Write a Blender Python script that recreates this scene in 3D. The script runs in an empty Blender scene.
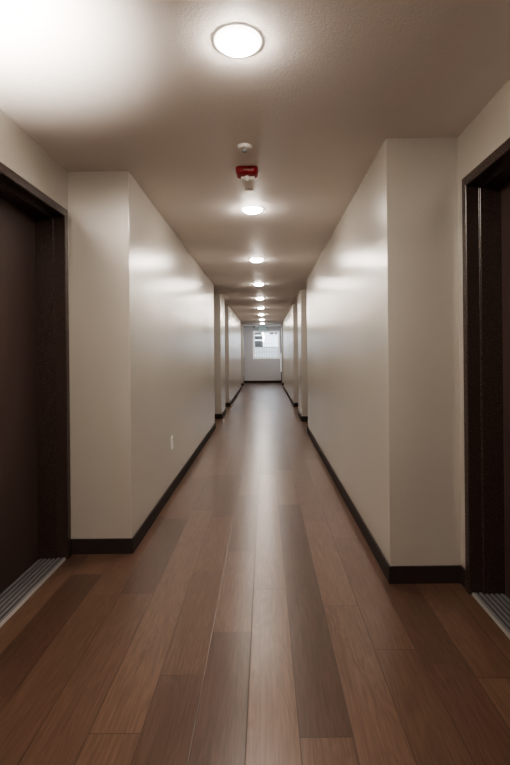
import bpy, bmesh, math, random
from mathutils import Vector, Matrix
random.seed(7)
C = bpy.context.scene.collection
H = 2.44
XL, XR = -0.86, 0.677            # corridor faces
RL, RR = -1.247, 1.067           # back of the door recesses
YB, YE = -4.0, 20.4

# ------------------------------------------------------------ materials
def new_mat(name):
    m = bpy.data.materials.new(name); m.use_nodes = True
    nt = m.node_tree; b = nt.nodes['Principled BSDF']
    return m, nt, b
def flat(name, col, rough=.5, metal=0, emit=None, es=0, bump=0, scale=200, spec=.5):
    m, nt, b = new_mat(name)
    b.inputs['Base Color'].default_value = (*col, 1)
    b.inputs['Roughness'].default_value = rough
    b.inputs['Metallic'].default_value = metal
    b.inputs['Specular IOR Level'].default_value = spec
    if emit:
        b.inputs['Emission Color'].default_value = (*emit, 1)
        b.inputs['Emission Strength'].default_value = es
    g = nt.nodes.new('ShaderNodeNewGeometry')
    n = nt.nodes.new('ShaderNodeTexNoise'); n.inputs['Scale'].default_value = scale
    nt.links.new(g.outputs['Position'], n.inputs['Vector'])
    r = nt.nodes.new('ShaderNodeMapRange')
    r.inputs['To Min'].default_value = max(0, rough-.05); r.inputs['To Max'].default_value = min(1, rough+.05)
    nt.links.new(n.outputs['Fac'], r.inputs['Value']); nt.links.new(r.outputs['Result'], b.inputs['Roughness'])
    if bump:
        bp = nt.nodes.new('ShaderNodeBump'); bp.inputs['Strength'].default_value = bump; bp.inputs['Distance'].default_value = .002
        nt.links.new(n.outputs['Fac'], bp.inputs['Height']); nt.links.new(bp.outputs['Normal'], b.inputs['Normal'])
    return m
def plaster(name, col, rough, bump, s1, s2, spec=.5):
    m, nt, b = new_mat(name)
    L = nt.links.new
    g = nt.nodes.new('ShaderNodeNewGeometry')
    n1 = nt.nodes.new('ShaderNodeTexNoise'); n1.inputs['Scale'].default_value = s1; n1.inputs['Detail'].default_value = 3
    n2 = nt.nodes.new('ShaderNodeTexNoise'); n2.inputs['Scale'].default_value = s2
    n3 = nt.nodes.new('ShaderNodeTexNoise'); n3.inputs['Scale'].default_value = 1.3
    for n in (n1, n2, n3): L(g.outputs['Position'], n.inputs['Vector'])
    add = nt.nodes.new('ShaderNodeMath'); add.operation = 'ADD'
    L(n1.outputs['Fac'], add.inputs[0]); L(n2.outputs['Fac'], add.inputs[1])
    bp = nt.nodes.new('ShaderNodeBump'); bp.inputs['Strength'].default_value = bump; bp.inputs['Distance'].default_value = .003
    L(add.outputs[0], bp.inputs['Height']); L(bp.outputs['Normal'], b.inputs['Normal'])
    mx = nt.nodes.new('ShaderNodeMix'); mx.data_type = 'RGBA'
    mx.inputs[6].default_value = (*[c*.96 for c in col], 1); mx.inputs[7].default_value = (*[min(1, c*1.04) for c in col], 1)
    L(n3.outputs['Fac'], mx.inputs[0]); L(mx.outputs[2], b.inputs['Base Color'])
    b.inputs['Roughness'].default_value = rough
    b.inputs['Specular IOR Level'].default_value = spec
    return m
def wood_floor():
    m, nt, b = new_mat('vinyl_plank')
    N = nt.nodes.new; L = nt.links.new
    def math_(op, a, c):
        n = N('ShaderNodeMath'); n.operation = op
        for i, v in enumerate((a, c)):
            if isinstance(v, (int, float)): n.inputs[i].default_value = v
            elif v is not None: L(v, n.inputs[i])
        return n.outputs[0]
    uv = N('ShaderNodeUVMap'); uv.uv_map = 'lo'
    uw = N('ShaderNodeUVMap'); uw.uv_map = 'hi'
    s1 = N('ShaderNodeSeparateXYZ'); L(uv.outputs[0], s1.inputs[0])
    s2 = N('ShaderNodeSeparateXYZ'); L(uw.outputs[0], s2.inputs[0])
    e = math_('MINIMUM', math_('MINIMUM', s1.outputs[0], s1.outputs[1]), math_('MINIMUM', s2.outputs[0], s2.outputs[1]))
    seam = N('ShaderNodeMapRange'); seam.inputs['From Min'].default_value = .0006; seam.inputs['From Max'].default_value = .0026
    L(e, seam.inputs['Value'])
    at = N('ShaderNodeAttribute'); at.attribute_name = 'tone'
    sa = N('ShaderNodeSeparateColor'); L(at.outputs['Color'], sa.inputs[0])
    g = N('ShaderNodeNewGeometry')
    off = N('ShaderNodeVectorMath'); off.operation = 'SCALE'; L(at.outputs['Color'], off.inputs[0]); off.inputs['Scale'].default_value = 37
    ad = N('ShaderNodeVectorMath'); ad.operation = 'ADD'; L(g.outputs['Position'], ad.inputs[0]); L(off.outputs[0], ad.inputs[1])
    mp = N('ShaderNodeMapping'); mp.inputs['Scale'].default_value = (1, .035, 1); L(ad.outputs[0], mp.inputs['Vector'])
    n1 = N('ShaderNodeTexNoise'); n1.inputs['Scale'].default_value = 120; n1.inputs['Detail'].default_value = 4; n1.inputs['Roughness'].default_value = .65
    n1.inputs['Distortion'].default_value = .6
    L(mp.outputs[0], n1.inputs['Vector'])
    mp2 = N('ShaderNodeMapping'); mp2.inputs['Scale'].default_value = (1, .12, 1); L(ad.outputs[0], mp2.inputs['Vector'])
    n2 = N('ShaderNodeTexNoise'); n2.inputs['Scale'].default_value = 9; n2.inputs['Detail'].default_value = 2; n2.inputs['Distortion'].default_value = 1.5
    L(mp2.outputs[0], n2.inputs['Vector'])
    wv = math_('SINE', math_('MULTIPLY', n2.outputs['Fac'], 60), None)
    gr = math_('ADD', math_('MULTIPLY', n1.outputs['Fac'], .8), math_('MULTIPLY', wv, .06))
    gr = math_('ADD', gr, .1)
    ramp = N('ShaderNodeValToRGB'); L(gr, ramp.inputs[0])
    ramp.color_ramp.elements[0].position = .28; ramp.color_ramp.elements[0].color = (.58, .57, .56, 1)
    ramp.color_ramp.elements[1].position = .72; ramp.color_ramp.elements[1].color = (1.10, 1.095, 1.09, 1)
    tone = N('ShaderNodeValToRGB'); L(sa.outputs[0], tone.inputs[0])
    els = tone.color_ramp.elements
    els[0].position = 0; els[0].color = (.078, .045, .033, 1)
    els[1].position = 1; els[1].color = (.158, .096, .067, 1)
    k = els.new(.45); k.color = (.110, .064, .045, 1)
    k = els.new(.72); k.color = (.138, .083, .058, 1)
    mul = N('ShaderNodeMix'); mul.data_type = 'RGBA'; mul.blend_type = 'MULTIPLY'; mul.inputs[0].default_value = 1
    L(tone.outputs[0], mul.inputs[6]); L(ramp.outputs[0], mul.inputs[7])
    mx = N('ShaderNodeMix'); mx.data_type = 'RGBA'; mx.inputs[6].default_value = (.04, .025, .018, 1)
    L(seam.outputs[0], mx.inputs[0]); L(mul.outputs[2], mx.inputs[7])
    L(mx.outputs[2], b.inputs['Base Color'])
    rr = N('ShaderNodeMapRange'); rr.inputs['To Min'].default_value = .25; rr.inputs['To Max'].default_value = .35
    L(n1.outputs['Fac'], rr.inputs['Value']); L(rr.outputs[0], b.inputs['Roughness'])
    hh = math_('ADD', math_('MULTIPLY', n1.outputs['Fac'], .35), seam.outputs[0])
    bp = N('ShaderNodeBump'); bp.inputs['Strength'].default_value = .22; bp.inputs['Distance'].default_value = .0012
    L(hh, bp.inputs['Height']); L(bp.outputs['Normal'], b.inputs['Normal'])
    b.inputs['Specular IOR Level'].default_value = .36
    return m

M = dict(
    wall=plaster('wall_paint', (.44, .408, .363), .235, .24, 75, 160, 2.2),
    ceil=plaster('ceiling_paint', (.71, .655, .615), .6, .40, 95, 240, .35),
    endwall=plaster('end_wall_daylit', (.60, .59, .60), .5, .2, 130, 330),  # cool grey cast of the daylight is put into this wall's colour
    floor=wood_floor(),
    base=flat('vinyl_base', (.032, .023, .022), .6, bump=.1, spec=.3),
    frame=flat('frame_paint', (.046, .031, .028), .27, bump=.04, scale=300),
    leaf=flat('door_paint', (.070, .046, .042), .42, bump=.2, scale=300),
    alu=flat('aluminium', (.20, .20, .21), .5, .3),
    aluline=flat('bright_edge', (.38, .365, .345), .4, .4),
    groove=flat('groove_dark', (.03, .03, .032), .6),  # dark strips between the threshold ribs
    chrome=flat('satin_nickel', (.55, .53, .5), .3, 1),
    white=flat('white_plastic', (.78, .76, .73), .4),
    trimglow=flat('trim_added_glow', (.8, .78, .75), .4, emit=(1, .92, .84), es=5),  # ring is no lamp; emission added for light leaking from the diffuser
    trimw=flat('white_trim', (.85, .85, .85), .4),
    glow=flat('diffuser_glow', (.9, .9, .9), .4, emit=(1, .90, .80), es=270),
    red=flat('red_plastic', (.28, .008, .018), .3),
    lens=flat('strobe_lens', (.85, .85, .82), .12),
    dark=flat('dark_plastic', (.03, .03, .032), .5),
    grey=flat('grey_metal', (.30, .31, .32), .5),
    winw=flat('glowing_vinyl', (.92, .92, .92), .35, emit=(1, 1, 1), es=.25),  # faint emission added to brighten the white vinyl, which is no lamp
    green=flat('sign_green', (.004, .06, .03), .4, emit=(.02, .5, .25), es=.12),
    panel=flat('sign_panel', (.22, .25, .24), .5),
    siding=flat('siding', (.82, .83, .85), .7),
    darkglass=flat('dark_glazing', (.02, .022, .025), .2),
    fence=flat('grey_fence', (.24, .245, .25), .8),
    ground=flat('concrete', (.45, .45, .44), .9),
)
gm, gnt, gb = new_mat('window_glass')
gt = gnt.nodes.new('ShaderNodeBsdfTransparent'); gg = gnt.nodes.new('ShaderNodeBsdfGlossy'); gg.inputs['Roughness'].default_value = .02
gmx = gnt.nodes.new('ShaderNodeMixShader'); gmx.inputs[0].default_value = .06
gnt.links.new(gt.outputs[0], gmx.inputs[1]); gnt.links.new(gg.outputs[0], gmx.inputs[2])
gnt.links.new(gmx.outputs[0], gnt.nodes['Material Output'].inputs['Surface']); M['glass'] = gm

# ------------------------------------------------------------ geometry helpers
def bx(bm, x0, x1, y0, y1, z0, z1, bev=0, seg=2):
    x0, x1 = sorted((x0, x1)); y0, y1 = sorted((y0, y1)); z0, z1 = sorted((z0, z1))
    r = bmesh.ops.create_cube(bm, size=1, matrix=Matrix.Translation(((x0+x1)/2, (y0+y1)/2, (z0+z1)/2)) @ Matrix.Diagonal((x1-x0, y1-y0, z1-z0, 1)))
    vs = r['verts']
    if bev:
        es = list({e for v in vs for e in v.link_edges})
        bmesh.ops.bevel(bm, geom=es, offset=bev, segments=seg, profile=.5, affect='EDGES')
def prism(bm, pts, axis_fn, t0, t1):
    """pts: 2-D polygon; axis_fn(p, q, t) -> xyz"""
    a = [bm.verts.new(axis_fn(p, q, t0)) for p, q in pts]
    b = [bm.verts.new(axis_fn(p, q, t1)) for p, q in pts]
    n = len(pts)
    fs = [bm.faces.new(a), bm.faces.new(b[::-1])]
    for i in range(n): fs.append(bm.faces.new((a[i], b[i], b[(i+1) % n], a[(i+1) % n])))
    return fs
def lathe(bm, prof, n=40, origin=(0, 0, 0)):
    """prof: (r, z) list, around z"""
    ox, oy, oz = origin; rings = []
    for r, z in prof:
        if r < 1e-6: rings.append([bm.verts.new((ox, oy, oz+z))])
        else: rings.append([bm.verts.new((ox+r*math.cos(2*math.pi*k/n), oy+r*math.sin(2*math.pi*k/n), oz+z)) for k in range(n)])
    for A, B in zip(rings, rings[1:]):
        for k in range(n):
            k2 = (k+1) % n
            if len(A) == 1 and len(B) == 1: continue
            if len(A) == 1: bm.faces.new((A[0], B[k2], B[k]))
            elif len(B) == 1: bm.faces.new((A[k], A[k2], B[0]))
            else: bm.faces.new((A[k], A[k2], B[k2], B[k]))
def cyl(bm, p0, p1, r, n=16):
    p0 = Vector(p0); p1 = Vector(p1); d = p1-p0
    q = d.to_track_quat('Z', 'Y').to_matrix().to_4x4()
    bmesh.ops.create_cone(bm, cap_ends=True, segments=n, radius1=r, radius2=r, depth=d.length, matrix=Matrix.Translation((p0+p1)/2) @ q)
def obj(name, bm, mat, parent=None, smooth=False):
    bmesh.ops.recalc_face_normals(bm, faces=bm.faces)
    me = bpy.data.meshes.new(name); bm.to_mesh(me); bm.free()
    if smooth:
        for p in me.polygons: p.use_smooth = True
        me.set_sharp_from_angle(angle=math.radians(40))
    me.materials.append(mat)
    o = bpy.data.objects.new(name, me); C.objects.link(o)
    if parent: o.parent = parent
    return o
def tag(o, label, cat=None, group=None, kind=None):
    if label: o['label'] = label
    if cat: o['category'] = cat
    if group: o['group'] = group
    if kind: o['kind'] = kind
    return o
def thing(name, label, cat, loc=(0, 0, 0), group=None, kind=None):
    o = bpy.data.objects.new(name, None); C.objects.link(o); o.location = loc
    o.empty_display_size = .1
    return tag(o, label, cat, group, kind)
def S(name, bm, mat, label, cat):
    return tag(obj(name, bm, mat), label, cat, kind='structure')

# ------------------------------------------------------------ floor: planks in one mesh
W = .176; X0 = -.073
special = {   # row -> [(y_start, y_end, tone)]
    0: [(.25, 1.30, .62), (1.30, 2.52, .86), (2.52, 3.74, .80), (3.74, 4.9, .9)],
    1: [(.32, 1.547, .62), (1.547, 2.735, .04), (2.735, 3.93, .10), (3.93, 5.1, .7)],
    -1: [(.95, 2.137, .12), (2.137, 3.01, .70), (3.01, 4.2, .45), (4.2, 5.4, .8)],
    -2: [(.65, 1.853, .18), (1.853, 2.729, .55), (2.729, 3.65, .66), (3.65, 4.9, .4)],
    -3: [(.4, 1.57, .60), (1.57, 2.6, .70), (2.6, 3.8, .72), (3.8, 4.9, .45)],
    -4: [(1.28, 2.49, .50), (2.49, 3.62, .10), (3.62, 4.8, .62)],
    2: [(1.15, 2.35, .62), (2.35, 3.55, .72), (3.55, 4.7, .62)],
    3: [(.8, 2.0, .42), (2.0, 3.2, .55), (3.2, 4.4, .66)],
    4: [(.7, 1.91, .28), (1.91, 2.6, .16), (2.6, 3.8, .6)],
}
bm = bmesh.new()
lo = bm.loops.layers.uv.new('lo'); hi = bm.loops.layers.uv.new('hi'); tn = bm.loops.layers.float_color.new('tone')
def plank(r, y0, y1, tone):
    x0, x1 = X0+r*W, X0+(r+1)*W
    cx0, cx1 = max(x0, -1.46), min(x1, 1.28); cy0, cy1 = max(y0, YB), min(y1, YE)
    if cx1 <= cx0 or cy1 <= cy0: return
    vs = [bm.verts.new((x, y, 0)) for x, y in ((cx0, cy0), (cx1, cy0), (cx1, cy1), (cx0, cy1))]
    f = bm.faces.new(vs); rc = (tone, random.random(), random.random(), 1)
    for l in f.loops:
        x, y = l.vert.co.x, l.vert.co.y
        l[lo].uv = (x-x0, y-y0); l[hi].uv = (x1-x, y1-y); l[tn] = rc
for r in range(-8, 8):
    sp = special.get(r, [])
    lens = [1.2, 1.2, 1.2, .9]
    if sp:
        for a in sp: plank(r, *a)
        lo_y, hi_y = sp[0][0], sp[-1][1]
    else:
        lo_y = hi_y = random.uniform(0, 1.2)
    y = lo_y
    while y > YB: plank(r, y-1.2, y, random.choice([.1, .3, .5, .6, .7])); y -= 1.2
    y = hi_y
    while y < YE:
        l = random.choice(lens); plank(r, y, y+l, random.choice([.12, .45, .55, .62, .7, .8, .9])); y += l
fo = S('floor', bm, M['floor'], 'brown wood look plank floor running down the corridor', 'floor')
bm = bmesh.new(); bx(bm, -1.46, 1.28, YB, YE, -.12, -.004)
o = obj('subfloor', bm, M['ground']); o.parent = fo

# ------------------------------------------------------------ walls
LSEG = [(-4.0, 0.95), (3.0, 7.99), (9.2, 10.15), (11.3, 17.0)]
RSEG = [(-4.0, 1.0), (2.577, 7.5), (8.72, 9.6), (11.09, 17.0)]
FW, FH = 1.046, 2.18             # outer size of a door frame
LD = [2.967, 9.118, 11.25, 18.35]   # far edges of the frames, left side
RD = [2.497, 8.632, 10.87, 18.35]
EL, ER = -.915, .75              # end vestibule faces
T = .22
def side_wall(name, sgn, xc, xb, segs, doors, xe, label):
    bm = bmesh.new()
    for a, b in segs:
        n0 = len(bm.verts)
        bx(bm, xb, xc, a, b, 0, H)
        bm.verts.ensure_lookup_table(); bm.edges.ensure_lookup_table()
        es = [e for e in bm.edges if abs(e.verts[0].co.x-xc) < 1e-4 and abs(e.verts[1].co.x-xc) < 1e-4
              and abs(e.verts[0].co.z-e.verts[1].co.z) > 1 and a-1e-3 < e.verts[0].co.y < b+1e-3 and e.is_valid and max(v.index for v in e.verts) >= n0 or
              (all(v.co.x == xc for v in e.verts) and False)]
        bmesh.ops.bevel(bm, geom=es, offset=.006, segments=3, profile=.5, affect='EDGES')
    # short pier and the thicker stretch beside the end vestibule
    bx(bm, xb, xc, 18.65, 18.98, 0, H)
    bx(bm, xb, xe, 18.98, YE, 0, H)
    # back wall with openings
    y = YB; xo = xb+sgn*T
    for d in doors:
        o0, o1 = d-FW+.03, d-.03
        bx(bm, xb, xo, y, o0, 0, H); bx(bm, xb, xo, o0, o1, FH-.03, H); y = o1
    bx(bm, xb, xo, y, YE, 0, H)
    return S(name, bm, M['wall'], label, 'wall')
side_wall('wall_left', -1, XL, RL, LSEG, LD, EL, 'cream painted left corridor wall with stepped back door bays')
side_wall('wall_right', 1, XR, RR, RSEG, RD, ER, 'cream painted right corridor wall with stepped back door bays')
# end wall with window opening
wx0, wx1, wz0, wz1 = -.495, .650, 1.055, 2.235
bm = bmesh.new()
for a in ((-1.47, wx0, 0, H), (wx1, 1.29, 0, H), (wx0, wx1, 0, wz0), (wx0, wx1, wz1, H)):
    bx(bm, a[0], a[1], YE, YE+.16, a[2], a[3])
S('wall_back', bm, M['endwall'], 'corridor end wall with cool daylight put into its colour, below and around the window', 'wall')
bm = bmesh.new(); bx(bm, -1.47, 1.29, YB-.15, YB, 0, H)
S('wall_front', bm, M['wall'], 'cream wall closing the corridor behind the viewer', 'wall')
bm = bmesh.new(); bx(bm, -1.47, 1.29, YB-.15, YE+.16, H, H+.15)
S('ceiling', bm, M['ceil'], 'textured beige corridor ceiling with a line of round lights', 'ceiling')

# ------------------------------------------------------------ baseboards
BH, BT = .094, .010
def baseboard(name, sgn, xc, xb, segs, doors, xe, label):
    bm = bmesh.new()
    full = segs + [(18.65, 18.98)]
    for a, b in full:
        bx(bm, xc, xc-sgn*BT, a-BT, b+BT if b != 18.98 else b, 0, BH, .0015, 1)
        if a > YB+.1: bx(bm, xb, xc, a-BT, a, 0, BH)
        if b != 18.98: bx(bm, xb, xc, b, b+BT, 0, BH)
    bx(bm, xe, xe-sgn*BT, 18.98, YE, 0, BH)
    for i, d in enumerate(doors):
        a, b = full[i][1], full[i+1][0]
        bx(bm, xb, xb-sgn*BT, a, d-FW, 0, BH)
        bx(bm, xb, xb-sgn*BT, d, b, 0, BH)
    return S(name, bm, M['base'], label, 'baseboard')
baseboard('baseboard_left', -1, XL, RL, LSEG, LD, EL, 'dark brown baseboard along the left wall')
baseboard('baseboard_right', 1, XR, RR, RSEG, RD, ER, 'dark brown baseboard along the right wall')
bm = bmesh.new(); bx(bm, EL+BT, ER-BT, YE-BT, YE, 0, BH)
S('baseboard_back', bm, M['base'], 'dark baseboard under the end window wall', 'baseboard')

# ------------------------------------------------------------ doors
def door(name, sgn, xb, yfar, label, hinge_far=True):
    """sgn -1 left wall, +1 right wall; built round the frame's far bottom corner"""
    t = thing(name, label, 'door', (xb, yfar-FW/2, 0), kind='structure')
    X = lambda v: sgn*v          # v = depth into the wall, in the door's own space
    h = FW/2
    prof = [(0, -.012), (.006, -.014), (.046, -.014), (.050, -.010), (.050, .053), (.052, .055), (.064, .055), (.066, .057), (.066, .205), (.03, .205), (.03, 0), (0, 0)]
    fr = bmesh.new()
    # mitred frame: two jambs + head
    def corner(u, v, side, top):
        y = side*(h-u); z = (FH-u) if top else 0
        return (X(v), y, z)
    for side in (1, -1):
        A = [fr.verts.new(corner(u, v, side, False)) for u, v in prof]
        B = [fr.verts.new(corner(u, v, side, True)) for u, v in prof]
        n = len(prof); fr.faces.new(A); fr.faces.new(B)
        for i in range(n): fr.faces.new((A[i], B[i], B[(i+1) % n], A[(i+1) % n]))
    A = [fr.verts.new(corner(u, v, 1, True)) for u, v in prof]
    B = [fr.verts.new(corner(u, v, -1, True)) for u, v in prof]
    n = len(prof)
    for i in range(n): fr.faces.new((A[i], B[i], B[(i+1) % n], A[(i+1) % n]))
    obj('door_frame', fr, M['frame'], t)
    d = bmesh.new()
    bx(d, X(.163), X(.207), -h+.062, h-.062, .001, FH-.062, .002, 1)
    lf = obj('door_leaf', d, M['leaf'], t)
    # lever, latch side nearer the viewer
    sd = -1 if hinge_far else 1
    lb = bmesh.new(); yc = sd*(h-.066-.07)
    cyl(lb, (X(.163), yc, 1.0), (X(.153), yc, 1.0), .030, 24)
    cyl(lb, (X(.153), yc, 1.0), (X(.115), yc, 1.0), .011)
    cyl(lb, (X(.118), yc+sd*.008, 1.0), (X(.118), yc-sd*.115, 1.0), .009)
    cyl(lb, (X(.163), yc, 1.12), (X(.150), yc, 1.12), .024, 24)
    obj('lever_handle', lb, M['chrome'], lf, True)
    pb = bmesh.new(); cyl(pb, (X(.163), 0, 1.5), (X(.158), 0, 1.5), .010)
    obj('peephole', pb, M['chrome'], lf, True)
    # threshold
    th = bmesh.new()
    bx(th, X(.000), X(.163), -h+.052, h-.052, .0005, .006)
    for k in range(6):
        v0 = .008+k*.0262
        bx(th, X(v0), X(v0+.0150), -h+.052, h-.052, .006, .0125, .0012, 1)
    to = obj('threshold', th, M['alu'], t); to['label'] = 'ribbed aluminium threshold'
    eb = bmesh.new()
    prism(eb, [(-.004, .0005), (.0, .0085), (.002, .0125), (.006, .0125), (.006, .0005)], lambda p, q, tt: (X(p), tt, q), -h+.052, h-.052)
    obj('threshold_nosing', eb, M['aluline'], to)
    gb_ = bmesh.new()
    for k in range(5):
        v0 = .008+k*.0262
        bx(gb_, X(v0+.0150), X(v0+.0262), -h+.053, h-.053, .006, .0068)
    obj('groove_strip', gb_, M['groove'], to)
    return t
ll = ['dark brown metal door in the left bay nearest the viewer, ribbed threshold below',
      'dark brown door in the second left bay', 'dark brown door in the third left bay', 'dark brown door in the last left bay before the window']
rl = ['dark brown metal door in the right bay nearest the viewer, cut by the frame edge',
      'dark brown door in the second right bay', 'dark brown door in the third right bay', 'dark brown door in the last right bay before the window']
k = 1
for y, s in zip(LD, ll): door('door_%d' % k, -1, RL, y, s); k += 1
for y, s in zip(RD, rl): door('door_%d' % k, 1, RR, y, s); k += 1

# exit door jamb in the right side of the end vestibule
t = thing('door_9', 'narrow dark edge of a door frame right of the end window', 'door', (ER, 19.83, 0), kind='structure')
b_ = bmesh.new()
bx(b_, -.048, 0, -.50, -.44, 0, 2.15); bx(b_, -.048, 0, .44, .50, 0, 2.15); bx(b_, -.048, 0, -.44, .44, 2.09, 2.15)
obj('door_frame', b_, M['frame'], t)
b_ = bmesh.new(); bx(b_, -.022, -.001, -.438, .438, .01, 2.088)
lf = obj('door_leaf', b_, M['leaf'], t)
b_ = bmesh.new(); bx(b_, -.06, -.022, -.40, -.12, 2.0, 2.06, .004)
obj('door_closer', b_, M['grey'], t)

# ------------------------------------------------------------ window
t = thing('window_1', 'white framed sash window in the end wall, bright outside', 'window', ((wx0+wx1)/2, YE, wz0), kind='structure')
ww, wh = (wx1-wx0)/2, wz1-wz0
def frame_rect(bm, x0, x1, z0, z1, w, y0, y1):
    bx(bm, x0, x1, y0, y1, z0, z0+w); bx(bm, x0, x1, y0, y1, z1-w, z1)
    bx(bm, x0, x0+w, y0, y1, z0+w, z1-w); bx(bm, x1-w, x1, y0, y1, z0+w, z1-w)
b_ = bmesh.new(); frame_rect(b_, -ww-.01, ww+.01, -.01, wh+.01, .058, -.012, .11)
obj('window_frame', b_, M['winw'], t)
b_ = bmesh.new(); frame_rect(b_, -ww+.048, ww-.048, .048, .50, .022, .03, .06)
lo_s = obj('lower_sash', b_, M['trimw'], t)
b_ = bmesh.new(); frame_rect(b_, -ww+.048, ww-.048, .48, wh-.048, .018, .062, .09)
up_s = obj('upper_sash', b_, M['trimw'], t)
b_ = bmesh.new(); bx(b_, -ww+.06, ww-.06, .043, .046, .06, .49); obj('pane', b_, M['glass'], lo_s)
b_ = bmesh.new(); bx(b_, -ww+.06, ww-.06, .075, .078, .49, wh-.06); obj('pane', b_, M['glass'], up_s)

# outside
t = thing('neighbouring_building', 'pale sided building seen through the end window', 'building', (0, 27, 0))
b_ = bmesh.new()
bx(b_, -8, 8, .03, .5, -3, 4.2)
for i in range(44): 
    z = -2.8+i*.16
    prism(b_, [(0, z), (-.02, z), (0, z+.15)], lambda p, q, tt: (tt, p+.03, q), -8, 8)
obj('wall', b_, M['siding'], t)
for (x0, x1, z0, z1) in ((-.60, -.10, 2.35, 2.47), (-.60, -.13, 2.08, 2.28), (-.60, -.10, 1.64, 2.0), (.28, .52, 2.36, 2.46), (.58, .72, 2.36, 2.46), (.80, .94, 2.33, 2.43)):
    b_ = bmesh.new(); bx(b_, x0, x1, -.03, .0, z0, z1); f = obj('window', b_, M['darkglass'], t)
    b_ = bmesh.new(); frame_rect(b_, x0-.03, x1+.03, z0-.03, z1+.03, .03, -.04, .02); obj('window_trim', b_, M['trimw'], f)
t = thing('garden_fence', 'grey board fence outside the lower half of the end window', 'fence', (0, 25, 0))
b_ = bmesh.new()
for i in range(60): bx(b_, -4+i*.135, -4+i*.135+.12, 0, .02, -.3, 1.62-.01*(i % 3))
obj('fence_board', b_, M['fence'], t)
b_ = bmesh.new(); bx(b_, -4, 4.1, .021, .06, .2, .29); bx(b_, -4, 4.1, .021, .06, 1.3, 1.39); obj('rail', b_, M['fence'], t)
b_ = bmesh.new(); bx(b_, -10, 10, 20.57, 34, -.4, -.3); S('ground', b_, M['ground'], 'concrete ground outside the end window', 'ground')

# ------------------------------------------------------------ ceiling lights
XC = -.090
lights_y = [1.767+2.05*i for i in range(9)]
names = ['nearest and largest round ceiling light, glowing above the near bays', 'second round ceiling light, just beyond the red alarm']
ords = ['third', 'fourth', 'fifth', 'sixth', 'seventh', 'eighth', 'ninth']
for i, w in enumerate(ords): names.append('%s glowing round ceiling light counted away from the viewer%s' % (w, ', farthest, before the exit sign' if i == 6 else ''))
def ring_bm():
    b = bmesh.new(); lathe(b, [(.070, -.006), (.076, -.010), (.083, -.009), (.088, -.004), (.088, 0)], 48); return b
def diff_bm():
    b = bmesh.new(); lathe(b, [(0, -.030), (.03, -.029), (.050, -.0255), (.062, -.0205), (.070, -.012), (.0715, -.006)], 48); return b
l0 = thing('ceiling_light', names[0], 'ceiling light', (XC, lights_y[0], H), 'round ceiling lights down the corridor')
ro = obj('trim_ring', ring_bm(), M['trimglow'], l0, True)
do = obj('diffuser', diff_bm(), M['glow'], l0, True)
def dup(root, loc, label):
    r = root.copy(); C.objects.link(r); r.location = loc; r['label'] = label
    for ch in list(root.children):
        c = ch.copy(); C.objects.link(c); c.parent = r
    return r
for y, n in zip(lights_y[1:], names[1:]): dup(l0, (XC, y, H), n)
dup(l0, (XC, -.30, H), 'round ceiling light directly overhead of the viewer')
dup(l0, (XC, -2.35, H), 'round ceiling light behind the viewer')

# small detector, alarm, sprinkler cover
t = thing('smoke_detector', 'small white round detector in front of the red alarm', 'detector', (-.102, 2.66, H))
b_ = bmesh.new(); lathe(b_, [(.0, -.020), (.030, -.020), (.036, -.017), (.040, -.006), (.042, 0)], 36); obj('housing', b_, M['white'], t, True)
b_ = bmesh.new(); lathe(b_, [(0, -.034), (.012, -.034), (.016, -.030), (.017, -.0195)], 24); obj('sensor', b_, M['grey'], t, True)

t = thing('fire_alarm_strobe', 'red ceiling alarm strobe with clear lens and white lettering', 'alarm', (-.102, 2.995, H+.001))
b_ = bmesh.new()
def rrect(w, d, r, z, n=6):
    out = []
    for cx, cy, a0 in ((w-r, d-r, 0), (-w+r, d-r, 90), (-w+r, -d+r, 180), (w-r, -d+r, 270)):
        for j in range(n+1):
            a = math.radians(a0+90*j/n); out.append((cx+r*math.cos(a), cy+r*math.sin(a), z))
    return out
rings = [[b_.verts.new(p) for p in rrect(w, d, r, z)] for w, d, r, z in ((.070, .056, .03, 0), (.071, .057, .03, -.012), (.067, .053, .028, -.036), (.062, .048, .02, -.043), (.055, .041, .018, -.045))]
for A, B in zip(rings, rings[1:]):
    for i in range(len(A)): b_.faces.new((A[i], A[(i+1) % len(A)], B[(i+1) % len(A)], B[i]))
b_.faces.new(rings[-1]); b_.faces.new(rings[0])
obj('housing', b_, M['red'], t, True)
b_ = bmesh.new(); bx(b_, -.040, .048, .000, .032, -.062, -.044, .004, 2); obj('reflector', b_, M['white'], t)
b_ = bmesh.new(); lathe(b_, [(0, -.076), (.008, -.074), (.013, -.066), (.014, -.044)], 20); obj('strobe_lens', b_, M['lens'], t, True)
def text_mesh(s, size, mat, parent, loc, rot, extrude=.001, name='lettering'):
    cu = bpy.data.curves.new(name, 'FONT'); cu.body = s; cu.size = size; cu.extrude = extrude; cu.align_x = 'CENTER'; cu.align_y = 'CENTER'
    to = bpy.data.objects.new(name+'_src', cu); C.objects.link(to)
    bpy.context.view_layer.update()
    me = bpy.data.meshes.new_from_object(to.evaluated_get(bpy.context.evaluated_depsgraph_get()))
    bpy.data.objects.remove(to)
    me.materials.clear(); me.materials.append(mat)
    o = bpy.data.objects.new(name, me); C.objects.link(o); o.parent = parent; o.location = loc; o.rotation_euler = rot
    return o
text_mesh('FIRE', .021, M['white'], t, (0, -.0560, -.024), (math.radians(80), 0, 0), .0008)

t = thing('sprinkler_cover', 'small flat white sprinkler cover just beyond the red alarm', 'sprinkler', (-.102, 3.376, H+.001))
b_ = bmesh.new(); lathe(b_, [(0, -.007), (.036, -.007), (.038, -.006), (.038, -.004)], 36); obj('cover_plate', b_, M['ceil'], t, True)
b_ = bmesh.new(); lathe(b_, [(.030, -.007), (.030, 0), (0, 0)], 30); obj('skirt', b_, M['grey'], t, True)

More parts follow.
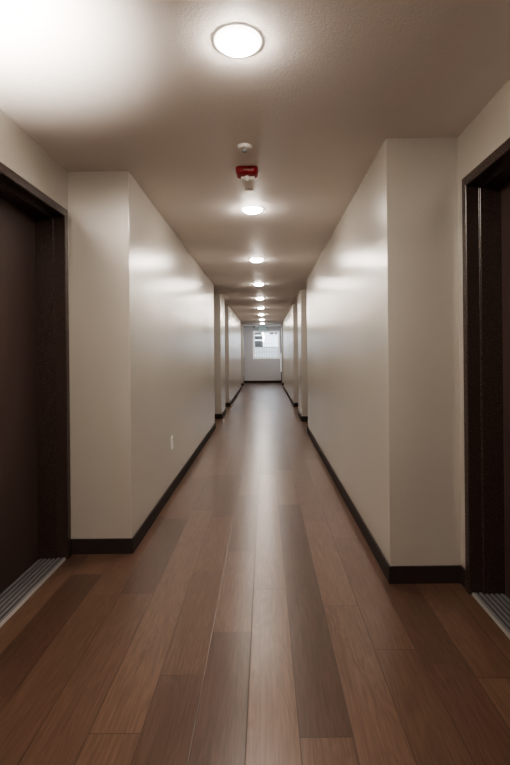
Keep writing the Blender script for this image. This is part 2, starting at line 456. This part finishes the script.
# exit sign
t = thing('exit_sign', 'green exit sign hanging from the ceiling above the end window', 'sign', (-.08, 19.6, H))
b_ = bmesh.new(); bx(b_, -.10, .10, -.02, .02, -.035, 0, .004); obj('canopy', b_, M['grey'], t)
b_ = bmesh.new(); bx(b_, -.165, .165, -.006, .006, -.235, -.036, .003); pn = obj('sign_panel', b_, M['panel'], t)
text_mesh('EXIT', .20, M['green'], pn, (0, -.0075, -.135), (math.radians(90), 0, 0), .0012)

# outlet on the left wall
t = thing('wall_outlet', 'small white outlet plate low on the left wall', 'outlet', (XL, 4.30, .46))
b_ = bmesh.new(); bx(b_, 0, .006, -.037, .037, -.060, .060, .002, 2); pl = obj('cover_plate', b_, M['white'], t)
for z in (.021, -.021):
    b_ = bmesh.new(); bx(b_, .006, .009, -.017, .017, z-.014, z+.014, .002, 1); so = obj('socket', b_, M['white'], pl)

# end vestibule bits
t = thing('wall_conduit', 'thin grey vertical pipe with small boxes left of the end window', 'pipe', (EL, 20.2, 0))
b_ = bmesh.new(); cyl(b_, (.022, 0, .25), (.022, 0, 1.05), .010); obj('pipe', b_, M['grey'], t, True)
for z in (.20, 1.06):
    b_ = bmesh.new(); bx(b_, 0, .045, -.035, .035, z-.05, z+.05, .004); obj('box', b_, M['grey'], t)
t = thing('wall_cabinet', 'white cabinet on the right wall beside the end window', 'cabinet', (ER-.05, 20.05, .49))
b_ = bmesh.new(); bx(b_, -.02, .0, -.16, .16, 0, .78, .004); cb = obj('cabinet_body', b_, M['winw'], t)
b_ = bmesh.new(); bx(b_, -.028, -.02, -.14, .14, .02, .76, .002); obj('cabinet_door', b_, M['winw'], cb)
t = thing('ceiling_camera', 'tiny dark dome on the ceiling left of the exit sign', 'camera', (-.44, 20.0, H))
b_ = bmesh.new(); lathe(b_, [(0, -.055), (.02, -.052), (.035, -.035), (.04, -.015)], 24); obj('dome', b_, M['dark'], t, True)
b_ = bmesh.new(); lathe(b_, [(.04, -.016), (.05, -.015), (.052, 0)], 24); obj('base', b_, M['grey'], t, True)

# ------------------------------------------------------------ light
w = bpy.data.worlds.new('World'); bpy.context.scene.world = w; w.use_nodes = True
bgn = w.node_tree.nodes['Background']; bgn.inputs[0].default_value = (.80, .90, 1.0, 1); bgn.inputs[1].default_value = 4.5
def lamp(kind, name, loc, target, energy, col=(1, 1, 1), **kw):
    ld = bpy.data.lights.new(name, kind); ld.energy = energy; ld.color = col
    for a, v in kw.items(): setattr(ld, a, v)
    o = bpy.data.objects.new(name, ld); C.objects.link(o); o.location = loc
    o.rotation_euler = (Vector(target)-Vector(loc)).to_track_quat('-Z', 'Y').to_euler()
    return o
# flash aimed up at the ceiling on the left
lamp('SPOT', 'bounce_flash', (-.98, 1.32, 1.85), (-1.0, 1.50, H), 260, (1, .93, .85), spot_size=math.radians(98), spot_blend=1.0, shadow_soft_size=.05)
# daylight in the vestibule beside the end window
lamp('AREA', 'vestibule_daylight', (-.05, 19.15, 2.3), (-.05, 20.4, 1.0), 3, (.75, .86, 1), shape='RECTANGLE', size=1.2, size_y=.2)

# ------------------------------------------------------------ camera
cd = bpy.data.cameras.new('camera'); co = bpy.data.objects.new('camera', cd); C.objects.link(co)
cd.sensor_width = 36; cd.sensor_fit = 'AUTO'; cd.lens = 470/765*36
cd.shift_x = -9.8/765; cd.shift_y = -28.9/765; cd.clip_start = .02
co.location = (0, 0, 1.265)
roll = .0095
co.rotation_mode = 'QUATERNION'
co.rotation_quaternion = (Matrix.Rotation(math.radians(90), 3, 'X') @ Matrix.Rotation(-roll, 3, 'Z')).to_quaternion()
bpy.context.scene.camera = co
vs = bpy.context.scene.view_settings
vs.view_transform = 'AgX'; vs.look = 'AgX - Medium High Contrast'; vs.exposure = .4
